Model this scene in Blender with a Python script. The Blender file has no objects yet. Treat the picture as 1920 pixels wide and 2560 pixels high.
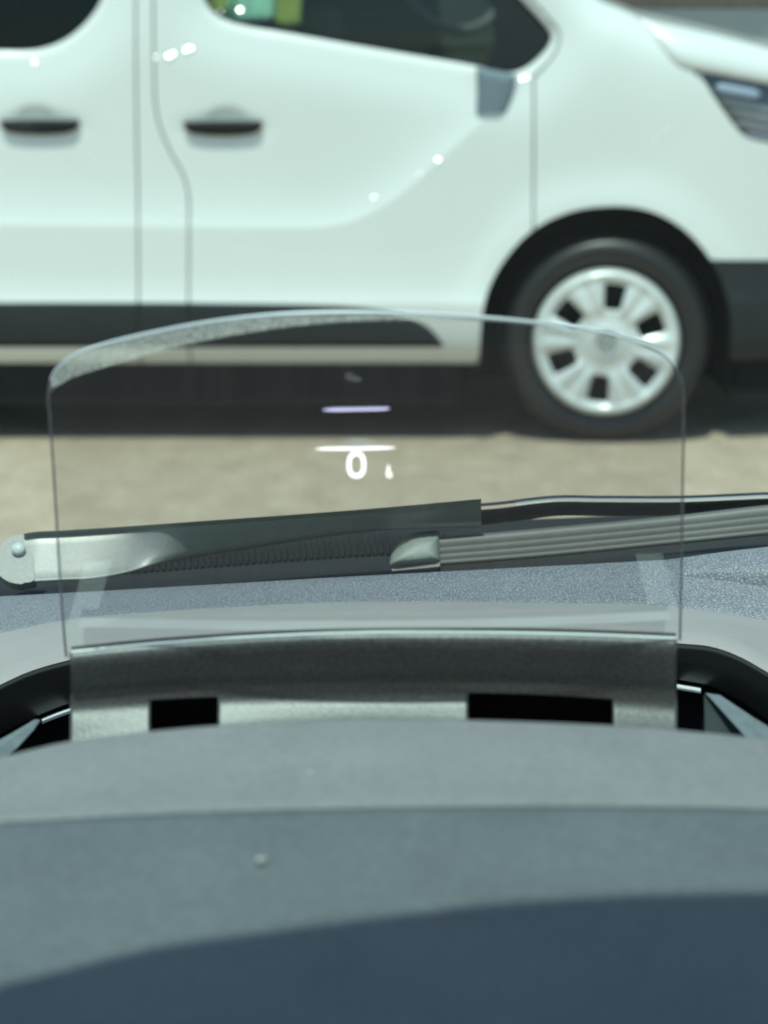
import bpy, bmesh, math, random
import numpy as np
from mathutils import Vector, Matrix
random.seed(3)
C = bpy.context.scene
COL = C.collection
R = math.radians

# ---------------------------------------------------------------- camera
CAM_H = 1.25
PITCH = R(12.45)
FPX = 5475.0
cd = bpy.data.cameras.new('camera'); cam = bpy.data.objects.new('camera', cd); COL.objects.link(cam)
cam.location = (0, 0, CAM_H); cam.rotation_euler = (R(90) - PITCH, 0, 0)
cd.sensor_fit = 'VERTICAL'; cd.sensor_height = 36; cd.sensor_width = 27; cd.lens = 77.0
cd.clip_start = 0.02; cd.clip_end = 800
cd.dof.use_dof = True; cd.dof.focus_distance = 0.87; cd.dof.aperture_fstop = 17.0
C.camera = cam

# ---------------------------------------------------------------- light
SUN_EL, SUN_AZ = R(68), R(-14)          # from behind the camera, slightly from the left
sund = Vector((math.sin(SUN_AZ) * math.cos(SUN_EL), -math.cos(SUN_AZ) * math.cos(SUN_EL), math.sin(SUN_EL)))
ld = bpy.data.lights.new('sun', 'SUN'); ld.energy = 3.3; ld.angle = R(0.6); ld.color = (1, .965, .91)
lo = bpy.data.objects.new('sun', ld); COL.objects.link(lo)
lo.rotation_euler = (-sund).to_track_quat('-Z', 'Y').to_euler()
w = bpy.data.worlds.new('World'); C.world = w; w.use_nodes = True
nt = w.node_tree; nt.nodes.clear()
sky = nt.nodes.new('ShaderNodeTexSky'); sky.sky_type = 'NISHITA'; sky.sun_disc = False
sky.sun_elevation = SUN_EL; sky.sun_rotation = math.atan2(sund.x, sund.y); sky.altitude = 0
bg = nt.nodes.new('ShaderNodeBackground'); bg.inputs[1].default_value = 0.15
wo = nt.nodes.new('ShaderNodeOutputWorld')
nt.links.new(sky.outputs[0], bg.inputs[0]); nt.links.new(bg.outputs[0], wo.inputs[0])
C.view_settings.view_transform = 'Standard'; C.view_settings.look = 'None'
C.view_settings.exposure = 0.26; C.view_settings.gamma = 1
C.render.engine = 'CYCLES'
C.cycles.use_denoising = True
C.cycles.max_bounces = 10; C.cycles.transparent_max_bounces = 24

# ---------------------------------------------------------------- helpers
def at(u, v, Y):
    """world point seen at photo pixel (u, v) at distance Y in front"""
    a = (u - 960) / FPX; b = (1280 - v) / FPX
    dy = math.cos(PITCH) + b * math.sin(PITCH); dz = -math.sin(PITCH) + b * math.cos(PITCH)
    t = Y / dy
    return (a * t, Y, CAM_H + dz * t)

def atn(u, v, Y):
    a = (u - 960) / FPX; b = (1280 - v) / FPX
    dy = math.cos(PITCH) + b * math.sin(PITCH); dz = -math.sin(PITCH) + b * math.cos(PITCH)
    t = Y / dy
    return np.stack([a * t, Y + 0 * a, CAM_H + dz * t], -1)

YV = 6.70
def W(u, v):
    p = at(u, v, YV); return (p[0], p[2])

def link(name, me, mat, parent=None, smooth=False):
    o = bpy.data.objects.new(name, me); COL.objects.link(o)
    if mat is not None: me.materials.append(mat)
    if parent is not None: o.parent = parent
    if smooth:
        me.polygons.foreach_set('use_smooth', [True] * len(me.polygons))
    return o

def mesh(name, V, F, mat, parent=None, smooth=False):
    me = bpy.data.meshes.new(name); me.from_pydata([tuple(map(float, v)) for v in V], [], F); me.validate(); me.update()
    return link(name, me, mat, parent, smooth)

def empty(name, loc, label, cat, group=None):
    o = bpy.data.objects.new(name, None); COL.objects.link(o); o.location = loc
    o['label'] = label; o['category'] = cat
    if group: o['group'] = group
    return o

def keep_world(o, root):
    o.matrix_parent_inverse = Matrix.Translation(-Vector(root.location))

def bm_obj(name, bm, mat, parent=None, smooth=False):
    bmesh.ops.recalc_face_normals(bm, faces=bm.faces)
    me = bpy.data.meshes.new(name); bm.to_mesh(me); bm.free()
    return link(name, me, mat, parent, smooth)

def cat_rom(pts, n=10, closed=False):
    P = [np.array(p, float) for p in pts]; out = []
    N = len(P); rng = range(N if closed else N - 1)
    for i in rng:
        p1 = P[i]; p2 = P[(i + 1) % N]
        p0 = P[i - 1] if (i > 0 or closed) else p1
        p3 = P[(i + 2) % N] if (i + 2 < N or closed) else p2
        d1 = max(np.linalg.norm(p2 - p1), 1e-9)
        t0 = (p2 - p0) / max(np.linalg.norm(p1 - p0) + d1, 1e-9) * d1
        t1 = (p3 - p1) / max(np.linalg.norm(p3 - p2) + d1, 1e-9) * d1
        for k in range(n):
            t = k / n
            out.append((2*t**3-3*t*t+1)*p1 + (t**3-2*t*t+t)*t0 + (-2*t**3+3*t*t)*p2 + (t**3-t*t)*t1)
    if not closed: out.append(P[-1])
    return np.array(out)

def poly_sdf(poly):
    A = np.array(poly, float); B = np.roll(A, -1, 0)
    lo_, hi_ = A.min(0), A.max(0)
    def f(x, z):
        shp = x.shape; p = np.stack([x.ravel(), z.ravel()], 1)
        out = np.empty(len(p))
        for s in range(0, len(p), 8000):
            q = p[s:s+8000, None, :]
            e = (B - A)[None]; wv = q - A[None]
            t = np.clip((wv * e).sum(-1) / np.maximum((e * e).sum(-1), 1e-18), 0, 1)
            d = np.sqrt((((wv - e * t[..., None]) ** 2).sum(-1)).min(1))
            qy = q[..., 1]; qx = q[..., 0]
            c = (A[None, :, 1] > qy) != (B[None, :, 1] > qy)
            dy = np.where(np.abs(e[..., 1]) < 1e-15, 1e-15, e[..., 1])
            xi = A[None, :, 0] + (qy - A[None, :, 1]) * e[..., 0] / dy
            ins = ((c & (qx < xi)).sum(1) % 2) == 1
            out[s:s+8000] = np.where(ins, -d, d)
        return out.reshape(shp)
    return f

def sheet(name, sdf, bounds, res, pos, mat, parent=None, rim=None, flip=False):
    """a panel cut to an outline (signed distance in its own 2-D coordinates), with turned-in edges"""
    x0, x1, z0, z1 = bounds
    nx = int((x1 - x0) / res) + 2; nz = int((z1 - z0) / res) + 2
    gx, gz = np.meshgrid(x0 + np.arange(nx) * res, z0 + np.arange(nz) * res, indexing='ij')
    F = sdf(gx, gz)
    g0, g1 = np.gradient(F, res)
    gn = np.maximum(np.sqrt(g0**2 + g1**2), 0.3)
    keep = F < 0.75 * res
    sn = (F > -0.25 * res) & keep
    X = np.where(sn, gx - F * g0 / gn**2, gx); Z = np.where(sn, gz - F * g1 / gn**2, gz)
    idx = -np.ones(F.shape, int); idx[keep] = np.arange(keep.sum())
    V = pos(X[keep], Z[keep])
    a = idx[:-1, :-1]; b = idx[1:, :-1]; c = idx[1:, 1:]; d = idx[:-1, 1:]
    q = np.stack([a, b, c, d], -1).reshape(-1, 4)
    ok = (q >= 0).sum(1)
    faces = [tuple(r) for r in q[ok == 4].tolist()]
    faces += [tuple(i for i in r if i >= 0) for r in q[ok == 3].tolist()]
    if flip: faces = [f[::-1] for f in faces]
    V = V.tolist(); nsm = len(faces)
    if rim is not None:
        ed = {}
        for f in faces:
            for i in range(len(f)):
                e = (f[i], f[(i+1) % len(f)]); k = (min(e), max(e))
                ed[k] = None if k in ed else e
        m = {}; m2 = {}
        for e in ed.values():
            if e is None: continue
            for i in e:
                if i not in m:
                    m[i] = len(V); V.append(list(V[i])); m2[i] = len(V); V.append([V[i][0]+rim[0], V[i][1]+rim[1], V[i][2]+rim[2]])
            faces.append((m[e[1]], m[e[0]], m2[e[0]], m2[e[1]]))
    me = bpy.data.meshes.new(name); me.from_pydata(V, [], faces); me.update()
    me.polygons.foreach_set('use_smooth', [True] * len(me.polygons))
    return link(name, me, mat, parent)

def box(bm, c, s, rot=None, bev=0):
    r = bmesh.ops.create_cube(bm, size=1)
    M = Matrix.Translation(c) @ (rot.to_4x4() if rot else Matrix()) @ Matrix.Diagonal((s[0], s[1], s[2], 1))
    bmesh.ops.transform(bm, matrix=M, verts=r['verts'])
    if bev:
        es = list({e for v in r['verts'] for e in v.link_edges})
        bmesh.ops.bevel(bm, geom=es, offset=bev, segments=3, profile=.5, affect='EDGES')

def tube(bm, pts, rad, seg=10, cap=True):
    P = [Vector(p) for p in pts]; rings = []
    if not hasattr(rad, '__len__'): rad = [rad] * len(P)
    for i, p in enumerate(P):
        d = (P[min(i+1, len(P)-1)] - P[max(i-1, 0)]).normalized()
        up = Vector((0, 0, 1)) if abs(d.z) < .9 else Vector((0, 1, 0))
        s = d.cross(up).normalized(); t = s.cross(d)
        rings.append([bm.verts.new(p + (s * math.cos(k*2*math.pi/seg) + t * math.sin(k*2*math.pi/seg)) * rad[i]) for k in range(seg)])
    for a, b in zip(rings, rings[1:]):
        for k in range(seg):
            bm.faces.new((a[k], a[(k+1) % seg], b[(k+1) % seg], b[k]))
    if cap:
        bm.faces.new(rings[0]); bm.faces.new(rings[-1][::-1])

def fu(pts):
    """smooth function of u through (u, value) points"""
    if not hasattr(pts, '__len__'): return lambda u: float(pts)
    xs = [p[0] for p in pts]; ys = [p[1] for p in pts]; n = len(xs)
    m = []
    for i in range(n):
        if i == 0: m.append((ys[1]-ys[0])/(xs[1]-xs[0]))
        elif i == n-1: m.append((ys[-1]-ys[-2])/(xs[-1]-xs[-2]))
        else:
            a = (ys[i]-ys[i-1])/(xs[i]-xs[i-1]); b = (ys[i+1]-ys[i])/(xs[i+1]-xs[i])
            m.append((a*(xs[i+1]-xs[i]) + b*(xs[i]-xs[i-1]))/(xs[i+1]-xs[i-1]))
    def f(u):
        if u <= xs[0]: return ys[0] + m[0]*(u-xs[0])
        if u >= xs[-1]: return ys[-1] + m[-1]*(u-xs[-1])
        i = max(k for k in range(n-1) if xs[k] <= u); h = xs[i+1]-xs[i]; t = (u-xs[i])/h
        return (2*t**3-3*t*t+1)*ys[i] + (t**3-2*t*t+t)*h*m[i] + (-2*t**3+3*t*t)*ys[i+1] + (t**3-t*t)*h*m[i+1]
    return f

def loft(name, rows, us, mat, parent=None, smooth=True, sub=0, drop=None, dense=0):
    """rows: list of (v(u), Y(u)[, dz]) ; surface through them"""
    V = []; F = []; n = len(us)
    if dense:
        cols = [cat_rom([(r[0](u), r[1](u)*8800, (r[2] if len(r) > 2 else 0)*8800) for r in rows], dense) for u in us]
        nr_ = len(cols[0])
        for j in range(nr_):
            for i, u in enumerate(us):
                p = at(u, cols[i][j][0], cols[i][j][1]/8800); V.append((p[0], p[1], p[2]+cols[i][j][2]/8800))
        rows = [None]*nr_
    for r in ([] if dense else rows):
        fv, fy = r[0], r[1]; dz = r[2] if len(r) > 2 else 0
        for u in us:
            p = at(u, fv(u), fy(u)); V.append((p[0], p[1], p[2] + dz))
    for j in range(len(rows)-1):
        for i in range(n-1):
            if drop and drop(j, us[i]): continue
            F.append((j*n+i, (j+1)*n+i, (j+1)*n+i+1, j*n+i+1))
    o = mesh(name, V, F, mat, parent, smooth)
    if sub:
        md = o.modifiers.new('sub', 'SUBSURF'); md.levels = sub; md.render_levels = sub
    return o

# ---------------------------------------------------------------- materials
def new_mat(name):
    m = bpy.data.materials.new(name); m.use_nodes = True
    n = m.node_tree; b = n.nodes['Principled BSDF']
    return m, n, b

def tex(n, kind, scale, detail=4, rough=.6, coord='Object', vec=None):
    t = n.nodes.new('ShaderNodeTexNoise' if kind == 'noise' else 'ShaderNodeTexVoronoi')
    t.inputs['Scale'].default_value = scale
    if kind == 'noise':
        t.inputs['Detail'].default_value = detail; t.inputs['Roughness'].default_value = rough
    tc = n.nodes.new('ShaderNodeTexCoord')
    if vec:
        mp = n.nodes.new('ShaderNodeMapping'); mp.inputs['Scale'].default_value = vec
        n.links.new(tc.outputs[coord], mp.inputs[0]); n.links.new(mp.outputs[0], t.inputs[0])
    else: n.links.new(tc.outputs[coord], t.inputs[0])
    return t

def ramp(n, src, stops):
    r = n.nodes.new('ShaderNodeValToRGB'); e = r.color_ramp.elements
    while len(e) < len(stops): e.new(.5)
    for i, (p, c) in enumerate(stops):
        e[i].position = p; e[i].color = (*c, 1) if len(c) == 3 else c
    n.links.new(src, r.inputs[0]); return r

def plastic(name, col, rough=.5, spec=.5, grain=0, gscale=900, bump=0, var=.1, vscale=18, coat=0):
    m, n, b = new_mat(name)
    t = tex(n, 'noise', vscale, 5)
    lo_ = tuple(c*(1-var) for c in col); hi_ = tuple(min(1, c*(1+var)) for c in col)
    r = ramp(n, t.outputs['Fac'], [(.3, lo_), (.7, hi_)])
    src = r.outputs[0]
    if grain:
        g = tex(n, 'noise', gscale, 2)
        gr = ramp(n, g.outputs['Fac'], [(.3, (1-grain,)*3), (.7, (1+grain,)*3)])
        mx = n.nodes.new('ShaderNodeMix'); mx.data_type = 'RGBA'; mx.blend_type = 'MULTIPLY'; mx.inputs[0].default_value = 1
        n.links.new(src, mx.inputs[6]); n.links.new(gr.outputs[0], mx.inputs[7]); src = mx.outputs[2]
    n.links.new(src, b.inputs['Base Color'])
    b.inputs['Roughness'].default_value = rough; b.inputs['Specular IOR Level'].default_value = spec
    b.inputs['Coat Weight'].default_value = coat; b.inputs['Coat Roughness'].default_value = .06
    if bump:
        g = tex(n, 'noise', gscale, 3); bp = n.nodes.new('ShaderNodeBump')
        bp.inputs['Strength'].default_value = bump; bp.inputs['Distance'].default_value = .001
        n.links.new(g.outputs['Fac'], bp.inputs['Height']); n.links.new(bp.outputs[0], b.inputs['Normal'])
    return m

def thin_glass(name, tint, refl=.06, rough=.0, dust=0, dscale=500, film=0, filmcol=(.8, .85, .85), fres=True):
    """thin sheet: tinted see-through, a real reflection and a film of dust that catches the sun"""
    m, n, b = new_mat(name); n.nodes.remove(b)
    out = n.nodes['Material Output']
    tr = n.nodes.new('ShaderNodeBsdfTransparent'); tr.inputs[0].default_value = (*tint, 1)
    gl = n.nodes.new('ShaderNodeBsdfGlossy'); gl.inputs['Roughness'].default_value = rough
    gl.inputs[0].default_value = (1, 1, 1, 1)
    mx = n.nodes.new('ShaderNodeMixShader')
    if fres:
        fr = n.nodes.new('ShaderNodeLayerWeight'); fr.inputs[0].default_value = .18
        mt = n.nodes.new('ShaderNodeMath'); mt.operation = 'MULTIPLY_ADD'; mt.inputs[1].default_value = 1 - refl; mt.inputs[2].default_value = refl
        mt.use_clamp = True
        pw = n.nodes.new('ShaderNodeMath'); pw.operation = 'POWER'; pw.inputs[1].default_value = 2
        n.links.new(fr.outputs['Facing'], pw.inputs[0]); n.links.new(pw.outputs[0], mt.inputs[0]); n.links.new(mt.outputs[0], mx.inputs[0])
    else: mx.inputs[0].default_value = refl
    n.links.new(tr.outputs[0], mx.inputs[1]); n.links.new(gl.outputs[0], mx.inputs[2])
    last = mx.outputs[0]
    if dust or film:
        df = n.nodes.new('ShaderNodeBsdfDiffuse'); df.inputs[0].default_value = (*filmcol, 1)
        tl = n.nodes.new('ShaderNodeBsdfTranslucent'); tl.inputs[0].default_value = (*filmcol, 1)
        ad = n.nodes.new('ShaderNodeMixShader'); ad.inputs[0].default_value = .5
        n.links.new(df.outputs[0], ad.inputs[1]); n.links.new(tl.outputs[0], ad.inputs[2])
        m2 = n.nodes.new('ShaderNodeMixShader')
        vo = tex(n, 'voronoi', dscale)
        r1 = ramp(n, vo.outputs['Distance'], [(.0, (1, 1, 1)), (.16, (0, 0, 0))])
        no = tex(n, 'noise', dscale * .35, 3)
        r2 = ramp(n, no.outputs['Fac'], [(.56, (0, 0, 0)), (.70, (1, 1, 1))])
        mm = n.nodes.new('ShaderNodeMath'); mm.operation = 'MULTIPLY'
        n.links.new(r1.outputs[0], mm.inputs[0]); n.links.new(r2.outputs[0], mm.inputs[1])
        m3 = n.nodes.new('ShaderNodeMath'); m3.operation = 'MULTIPLY_ADD'; m3.inputs[1].default_value = dust; m3.inputs[2].default_value = film
        n.links.new(mm.outputs[0], m3.inputs[0]); n.links.new(m3.outputs[0], m2.inputs[0])
        n.links.new(last, m2.inputs[1]); n.links.new(ad.outputs[0], m2.inputs[2]); last = m2.outputs[0]
    n.links.new(last, out.inputs[0])
    return m

def emit(name, col, s):
    m, n, b = new_mat(name)
    b.inputs['Base Color'].default_value = (*col, 1); b.inputs['Emission Color'].default_value = (*col, 1)
    b.inputs['Emission Strength'].default_value = s; return m

M_WHITE = plastic('van_paint', (.76, .785, .765), .32, .5, var=.012, vscale=3, coat=.6)
M_BLACKP = plastic('black_trim', (.014, .018, .021), .6, .35, grain=.15, gscale=160, var=.15)
M_JAMB = plastic('jamb_in_shade', (.22, .24, .23), .7, .3)  # white jamb paint with its shade put into the grey
M_DARK = plastic('underbody', (.004, .005, .006), .85, .2)
M_TYRE = plastic('tyre_rubber', (.009, .0088, .010), .42, .55, grain=.1, gscale=150, var=.2, vscale=9)
M_HUB = plastic('hubcap_silver', (.72, .75, .74), .32, .5, var=.05); M_HUB.node_tree.nodes['Principled BSDF'].inputs['Metallic'].default_value = .25
M_MIRR = plastic('mirror_sky_grey', (.17, .22, .26), .45, .5, var=.08, vscale=20)  # black plastic; the sky it reflects is put into this grey-blue
M_SEAT = plastic('seat_cloth', (.07, .078, .08), .9, .2)
M_CHROME = plastic('chrome', (.75, .77, .8), .15, .5, var=.02); M_CHROME.node_tree.nodes['Principled BSDF'].inputs['Metallic'].default_value = .9
M_PRIV = plastic('privacy_glass', (.004, .007, .007), .08, .2, var=.1)
M_WGL = thin_glass('van_window_glass', (.62, .72, .67), .035, fres=False)
M_SCREEN = thin_glass('windscreen_glass', (.71, .885, .795), .022, dust=.45, dscale=560, film=.001, fres=False)
M_COMB = thin_glass('combiner_glass', (.94, .94, .935), .15, rough=.03, dust=.06, dscale=1100, film=.002, fres=False)
M_HLENS = thin_glass('headlamp_lens', (.85, .88, .92), .08)

# ---------------------------------------------------------------- ground
def ground_mat():
    m, n, b = new_mat('pale_paving')
    a = tex(n, 'noise', 9, 8, .72, vec=(1, .55, 1)); c = tex(n, 'noise', 60, 4, .6)
    r1 = ramp(n, a.outputs['Fac'], [(.30, (.34, .27, .20)), (.5, (.42, .335, .25)), (.72, (.50, .42, .325))])
    r2 = ramp(n, c.outputs['Fac'], [(.3, (.78,)*3), (.7, (1.18,)*3)])
    mx = n.nodes.new('ShaderNodeMix'); mx.data_type = 'RGBA'; mx.blend_type = 'MULTIPLY'; mx.inputs[0].default_value = 1
    n.links.new(r1.outputs[0], mx.inputs[6]); n.links.new(r2.outputs[0], mx.inputs[7]); n.links.new(mx.outputs[2], b.inputs['Base Color'])
    b.inputs['Roughness'].default_value = .9
    bp = n.nodes.new('ShaderNodeBump'); bp.inputs['Strength'].default_value = .4; bp.inputs['Distance'].default_value = .01
    n.links.new(c.outputs['Fac'], bp.inputs['Height']); n.links.new(bp.outputs[0], b.inputs['Normal'])
    return m
g = mesh('ground', [(-250, -60, -.015), (250, -60, -.015), (250, 500, -.015), (-250, 500, -.015)], [(0, 1, 2, 3)], ground_mat())
g['kind'] = 'structure'; g['label'] = 'pale beige paved ground in full sun'

# ---------------------------------------------------------------- far building with grey plinth
def brick_mat():
    m, n, b = new_mat('brown_brick')
    tc = n.nodes.new('ShaderNodeTexCoord'); mp = n.nodes.new('ShaderNodeMapping'); mp.inputs['Rotation'].default_value = (R(90), 0, 0)
    br = n.nodes.new('ShaderNodeTexBrick'); br.inputs['Scale'].default_value = 4
    br.inputs['Color1'].default_value = (.13, .105, .085, 1); br.inputs['Color2'].default_value = (.10, .085, .07, 1); br.inputs['Mortar'].default_value = (.16, .14, .12, 1)
    n.links.new(tc.outputs['Object'], mp.inputs[0]); n.links.new(mp.outputs[0], br.inputs[0]); n.links.new(br.outputs[0], b.inputs['Base Color'])
    b.inputs['Roughness'].default_value = .9; return m
YB = 15.0
bld = empty('building', (0, YB, 0), 'brown brick building with a grey rendered plinth far behind the van bonnet', 'building')
def bx_part(name, mat, x0, x1, y0, y1, z0, z1, parent, bev=0):
    bm = bmesh.new(); box(bm, ((x0+x1)/2, (y0+y1)/2, (z0+z1)/2), (x1-x0, y1-y0, z1-z0), bev=bev)
    o = bm_obj(name, bm, mat, parent); keep_world(o, parent); return o
zt = at(1800, 22, YB)[2]; zm = at(1800, 95, YB)[2]
bx_part('plinth', plastic('grey_render', (.20, .225, .235), .9, .3, var=.06), -14, 14, YB, YB+.4, -.02, zt, bld)
bx_part('plinth_base', plastic('pale_render', (.36, .385, .385), .9, .3, var=.06), -14, 14, YB-.12, YB-.003, -.02, zm, bld)
bx_part('wall', brick_mat(), -14, 14, YB+.06, YB+6, zt+.003, 7, bld)
for k in range(7):
    bx_part('window', M_PRIV, -12+3.6*k, -10.6+3.6*k, YB+.02, YB+.057, 2.6, 4.2, bld)

# ---------------------------------------------------------------- the white van
van = empty('van', ((1518-960)/790, 7.6, 0), 'white panel van parked side on with black sill moulding and silver hubcap', 'van')
def VP(o): keep_world(o, van); return o
pw = lambda L: [W(*p) for p in L]
# outlines in metres (traced on the plane of its side, completed beyond the frame)
sil_top = [(.15, 1.90), (.42, 1.62)] + pw([(1435, -70), (1475, -22), (1515, 6), (1560, 24), (1631, 52), (1721, 72), (1820, 94), (1920, 120)]) + [(1.40, 1.125), (1.53, 1.04)]
sil_nose = [(1.60, .93), (1.65, .75), (1.66, .5), (1.62, .21)]
sil_roof = [(-3.40, .21), (-3.43, .9), (-3.40, 1.6), (-3.33, 1.85), (-3.15, 1.95), (-2.5, 1.975), (-1, 1.975), (-.25, 1.96)]
z_w = W(0, 895)[1]; z_m0 = W(0, 868)[1]; z_m1 = W(0, 757)[1]; z_sl = W(0, 916)[1]
S_pts = np.vstack([cat_rom(sil_roof + sil_top + sil_nose, 6)])
sS = poly_sdf(S_pts)
arch_px = [(1196, 1000), (1198, 915), (1203, 800), (1214, 740), (1235, 690), (1267, 640), (1312, 590), (1372, 550), (1443, 524), (1520, 515), (1592, 519), (1652, 538), (1705, 570), (1747, 610), (1778, 652), (1803, 700), (1823, 770), (1828, 850), (1828, 1000)]
arch_poly = np.vstack([cat_rom(pw(arch_px), 6), [W(1828, 1200)], [W(1196, 1200)]])
sA = poly_sdf(arch_poly)
RWX = -2.40
sA2 = lambda x, z: np.minimum(np.hypot(x-RWX, z-.33) - .385, np.maximum(np.abs(x-RWX) - .385, z-.33))
win_f = np.vstack([cat_rom(pw([(512, -330), (500, -60), (508, 0), (525, 27), (560, 50), (620, 67), (700, 80), (900, 116), (1100, 150), (1200, 168), (1245, 180), (1285, 182), (1320, 168), (1352, 142), (1376, 112), (1381, 88), (1363, 60), (1300, -8), (1150, -155), (1020, -290), (980, -330)]), 6)])
sWf = poly_sdf(win_f)
win_r = np.vstack([cat_rom(pw([(-660, -330), (-680, 0), (-660, 90), (-600, 122), (-300, 127), (0, 127), (60, 127), (110, 119), (160, 97), (200, 65), (233, 25), (252, -15), (262, -80), (262, -300), (240, -330)]), 6)])
sWr = poly_sdf(win_r)
seam1 = pw([(334, -360), (334, 0), (337, 290), (341, 490), (344, 700), (346, 925)])
seam2 = pw([(380, -360), (383, 0), (386, 180), (390, 270), (402, 322), (427, 380), (456, 432), (470, 475), (474, 520), (474, 700), (475, 925)])
d_f = np.vstack([cat_rom(seam2, 6), [W(1196, 925)], [W(1205, 870)], [W(1331, 700)], cat_rom(pw([(1331, 555), (1333, 190)]), 2), cat_rom(pw([(1345, 180), (1378, 145), (1395, 112), (1398, 85), (1380, 55), (1310, -18), (1160, -170), (1005, -325)]), 5), [W(960, -360)]])
sDf = poly_sdf(d_f)
d_s = np.vstack([cat_rom(seam1, 5), [W(-760, 925)], [W(-760, -360)]])
sDs = poly_sdf(d_s)
mould = np.vstack([cat_rom(pw([(-640, 757), (0, 756), (500, 757), (800, 762), (930, 772), (1020, 792), (1075, 822), (1112, 867)]), 6), [W(1112, 869)], [W(-640, 869)]])
sM = poly_sdf(mould)
head = np.vstack([pw([(1738, 178)]), cat_rom(pw([(1766, 205), (1800, 260), (1850, 325), (1872, 343), (1920, 355), (2060, 380), (2180, 370), (2215, 300), (2190, 258), (2080, 238), (1920, 212)]), 5)])
sH = poly_sdf(head)
bonn = np.vstack([cat_rom(pw([(1600, 40), (1628, 75), (1655, 113), (1682, 150), (1705, 168), (1738, 178)]), 5), cat_rom(pw([(1920, 212), (2080, 238), (2190, 258), (2300, 240)]), 4), [W(2300, -200)], [W(1590, -200)]])
sB = poly_sdf(bonn)
bump = np.vstack([pw([(1700, 649), (1920, 655), (2150, 655), (2400, 640), (2400, 1010), (1700, 1010)])])
sBu = poly_sdf(bump)
scal = np.vstack([cat_rom(pw([(-1500, 545), (0, 562), (400, 566), (700, 570), (830, 564), (920, 535), (1010, 478), (1100, 398), (1190, 318), (1262, 245), (1300, 200)]), 8), [W(1300, -400)], [W(-1500, -400)]])
sR = poly_sdf(scal)
def ell(cx, cy, a, b):
    x_, z_ = W(cx, cy); a /= 790; b /= 790
    return lambda x, z: ((x-x_)/a)**2 + ((z-z_)/b)**2
hd = [(ell(557, 325, 108, 42), ell(567, 300, 50, 32)), (ell(98, 321, 108, 42), ell(85, 296, 50, 32))]
def white_y(x, z):
    y = np.full_like(x, YV)
    y = y + .16 * np.maximum(0, z - 1.12)**2 + .0
    y = y + .05 * np.maximum(0, .62 - z)**2
    a = -sR(x, z)
    y = y + np.where(a > 0, .020 * (1 - np.exp(-np.maximum(a, 0)/.065)), 0) - np.where(a <= 0, 0, 0)
    sw = np.maximum(np.minimum(sWf(x, z), sWr(x, z)), 0)
    y = y + .022 * np.exp(-((sw - .0)/.095)**2) + .014 * np.exp(-sw/.012)
    y = y - .017 * np.exp(-np.maximum(z - z_m1, 0)/.05)
    sa = np.maximum(sA(x, z), 0)
    y = y - .012 * np.exp(-((sa-.0)/.075)**2)
    ss = np.maximum(-sS(x, z), 0)
    y = y + .085 * np.exp(-ss/.055) * (x > .3) + .085 * np.exp(-ss/.055) * (x <= .3)
    y = y + .30 * np.maximum(0, x - .85)**2 + 1.6 * np.maximum(0, x - 1.35)**2
    y = y + .30 * np.maximum(0, z_m0 - z)
    for e, e2 in hd:
        y = y + .007 * np.exp(-(e(x, z))**2 * 1.6) + .007 * np.exp(-(e2(x, z))**2 * 1.6)
    return y
def wpos(off=0.0):
    return lambda x, z: np.stack([x, white_y(x, z) + off, z], -1)
G = .0055
mx_ = lambda *a: np.maximum.reduce(a)
lowcut = lambda x, z: z_sl - z
RES = .008
rim = (0, .03, 0)
VP(sheet('body', lambda x, z: mx_(sS(x, z), -(sDf(x, z)-G), -(sDs(x, z)-G), -sA(x, z), -sA2(x, z), -(sM(x, z)-.001), -(sH(x, z)-.003), -(sB(x, z)-.002), -(sBu(x, z)-.002), lowcut(x, z)),
         (-3.5, 1.72, .2, 2.02), RES, wpos(), M_WHITE, van, rim))
VP(sheet('bonnet', lambda x, z: mx_(sS(x, z), sB(x, z), -(sH(x, z)-.003)), (.6, 1.72, .9, 1.5), RES*.8,
         lambda x, z: np.stack([x, white_y(x, z) - .022 + .022*np.exp(sB(x, z)/.02), z], -1), M_WHITE, van, (0, .04, 0)))
fd = VP(sheet('front_door', lambda x, z: mx_(sDf(x, z), sS(x, z), -sWf(x, z), -(sM(x, z)-.001), -(sA(x, z)), lowcut(x, z)), (-.85, .62, .2, 2.0), RES*.8, wpos(), M_WHITE, van, rim))
sd = VP(sheet('sliding_door', lambda x, z: mx_(sDs(x, z), sS(x, z), -sWr(x, z), -(sM(x, z)-.001), lowcut(x, z)), (-2.3, -.6, .2, 2.0), RES*.8, wpos(), M_WHITE, van, rim))
def child(name, ob, parent):
    ob.parent = parent; ob.matrix_parent_inverse = (Matrix.Translation(van.location)).inverted(); return ob
def sub(o):     # sub-part: parent chain carries the van offset already
    return o
# window glass
sub(sheet('window', lambda x, z: sWf(x, z) - .008, (-.7, .6, 1.0, 1.8), .012, wpos(.012), M_WGL, fd))
sub(sheet('window', lambda x, z: sWr(x, z) - .008, (-2.2, -.8, 1.0, 1.8), .012, wpos(.012), M_PRIV, sd))
# black rubber seal / quarter panel at the front corner of the window
qp = np.vstack([cat_rom(pw([(1215, 168), (1245, 178), (1285, 180), (1320, 166), (1350, 142), (1374, 112), (1379, 88), (1361, 62), (1298, -6)]), 5), [W(1225, -90)], [W(1235, 0)], [W(1238, 100)]])
sq = poly_sdf(qp)
sub(sheet('quarter_panel', sq, (.2, .6, 1.0, 1.5), .006, wpos(.008), M_BLACKP, fd))
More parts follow.
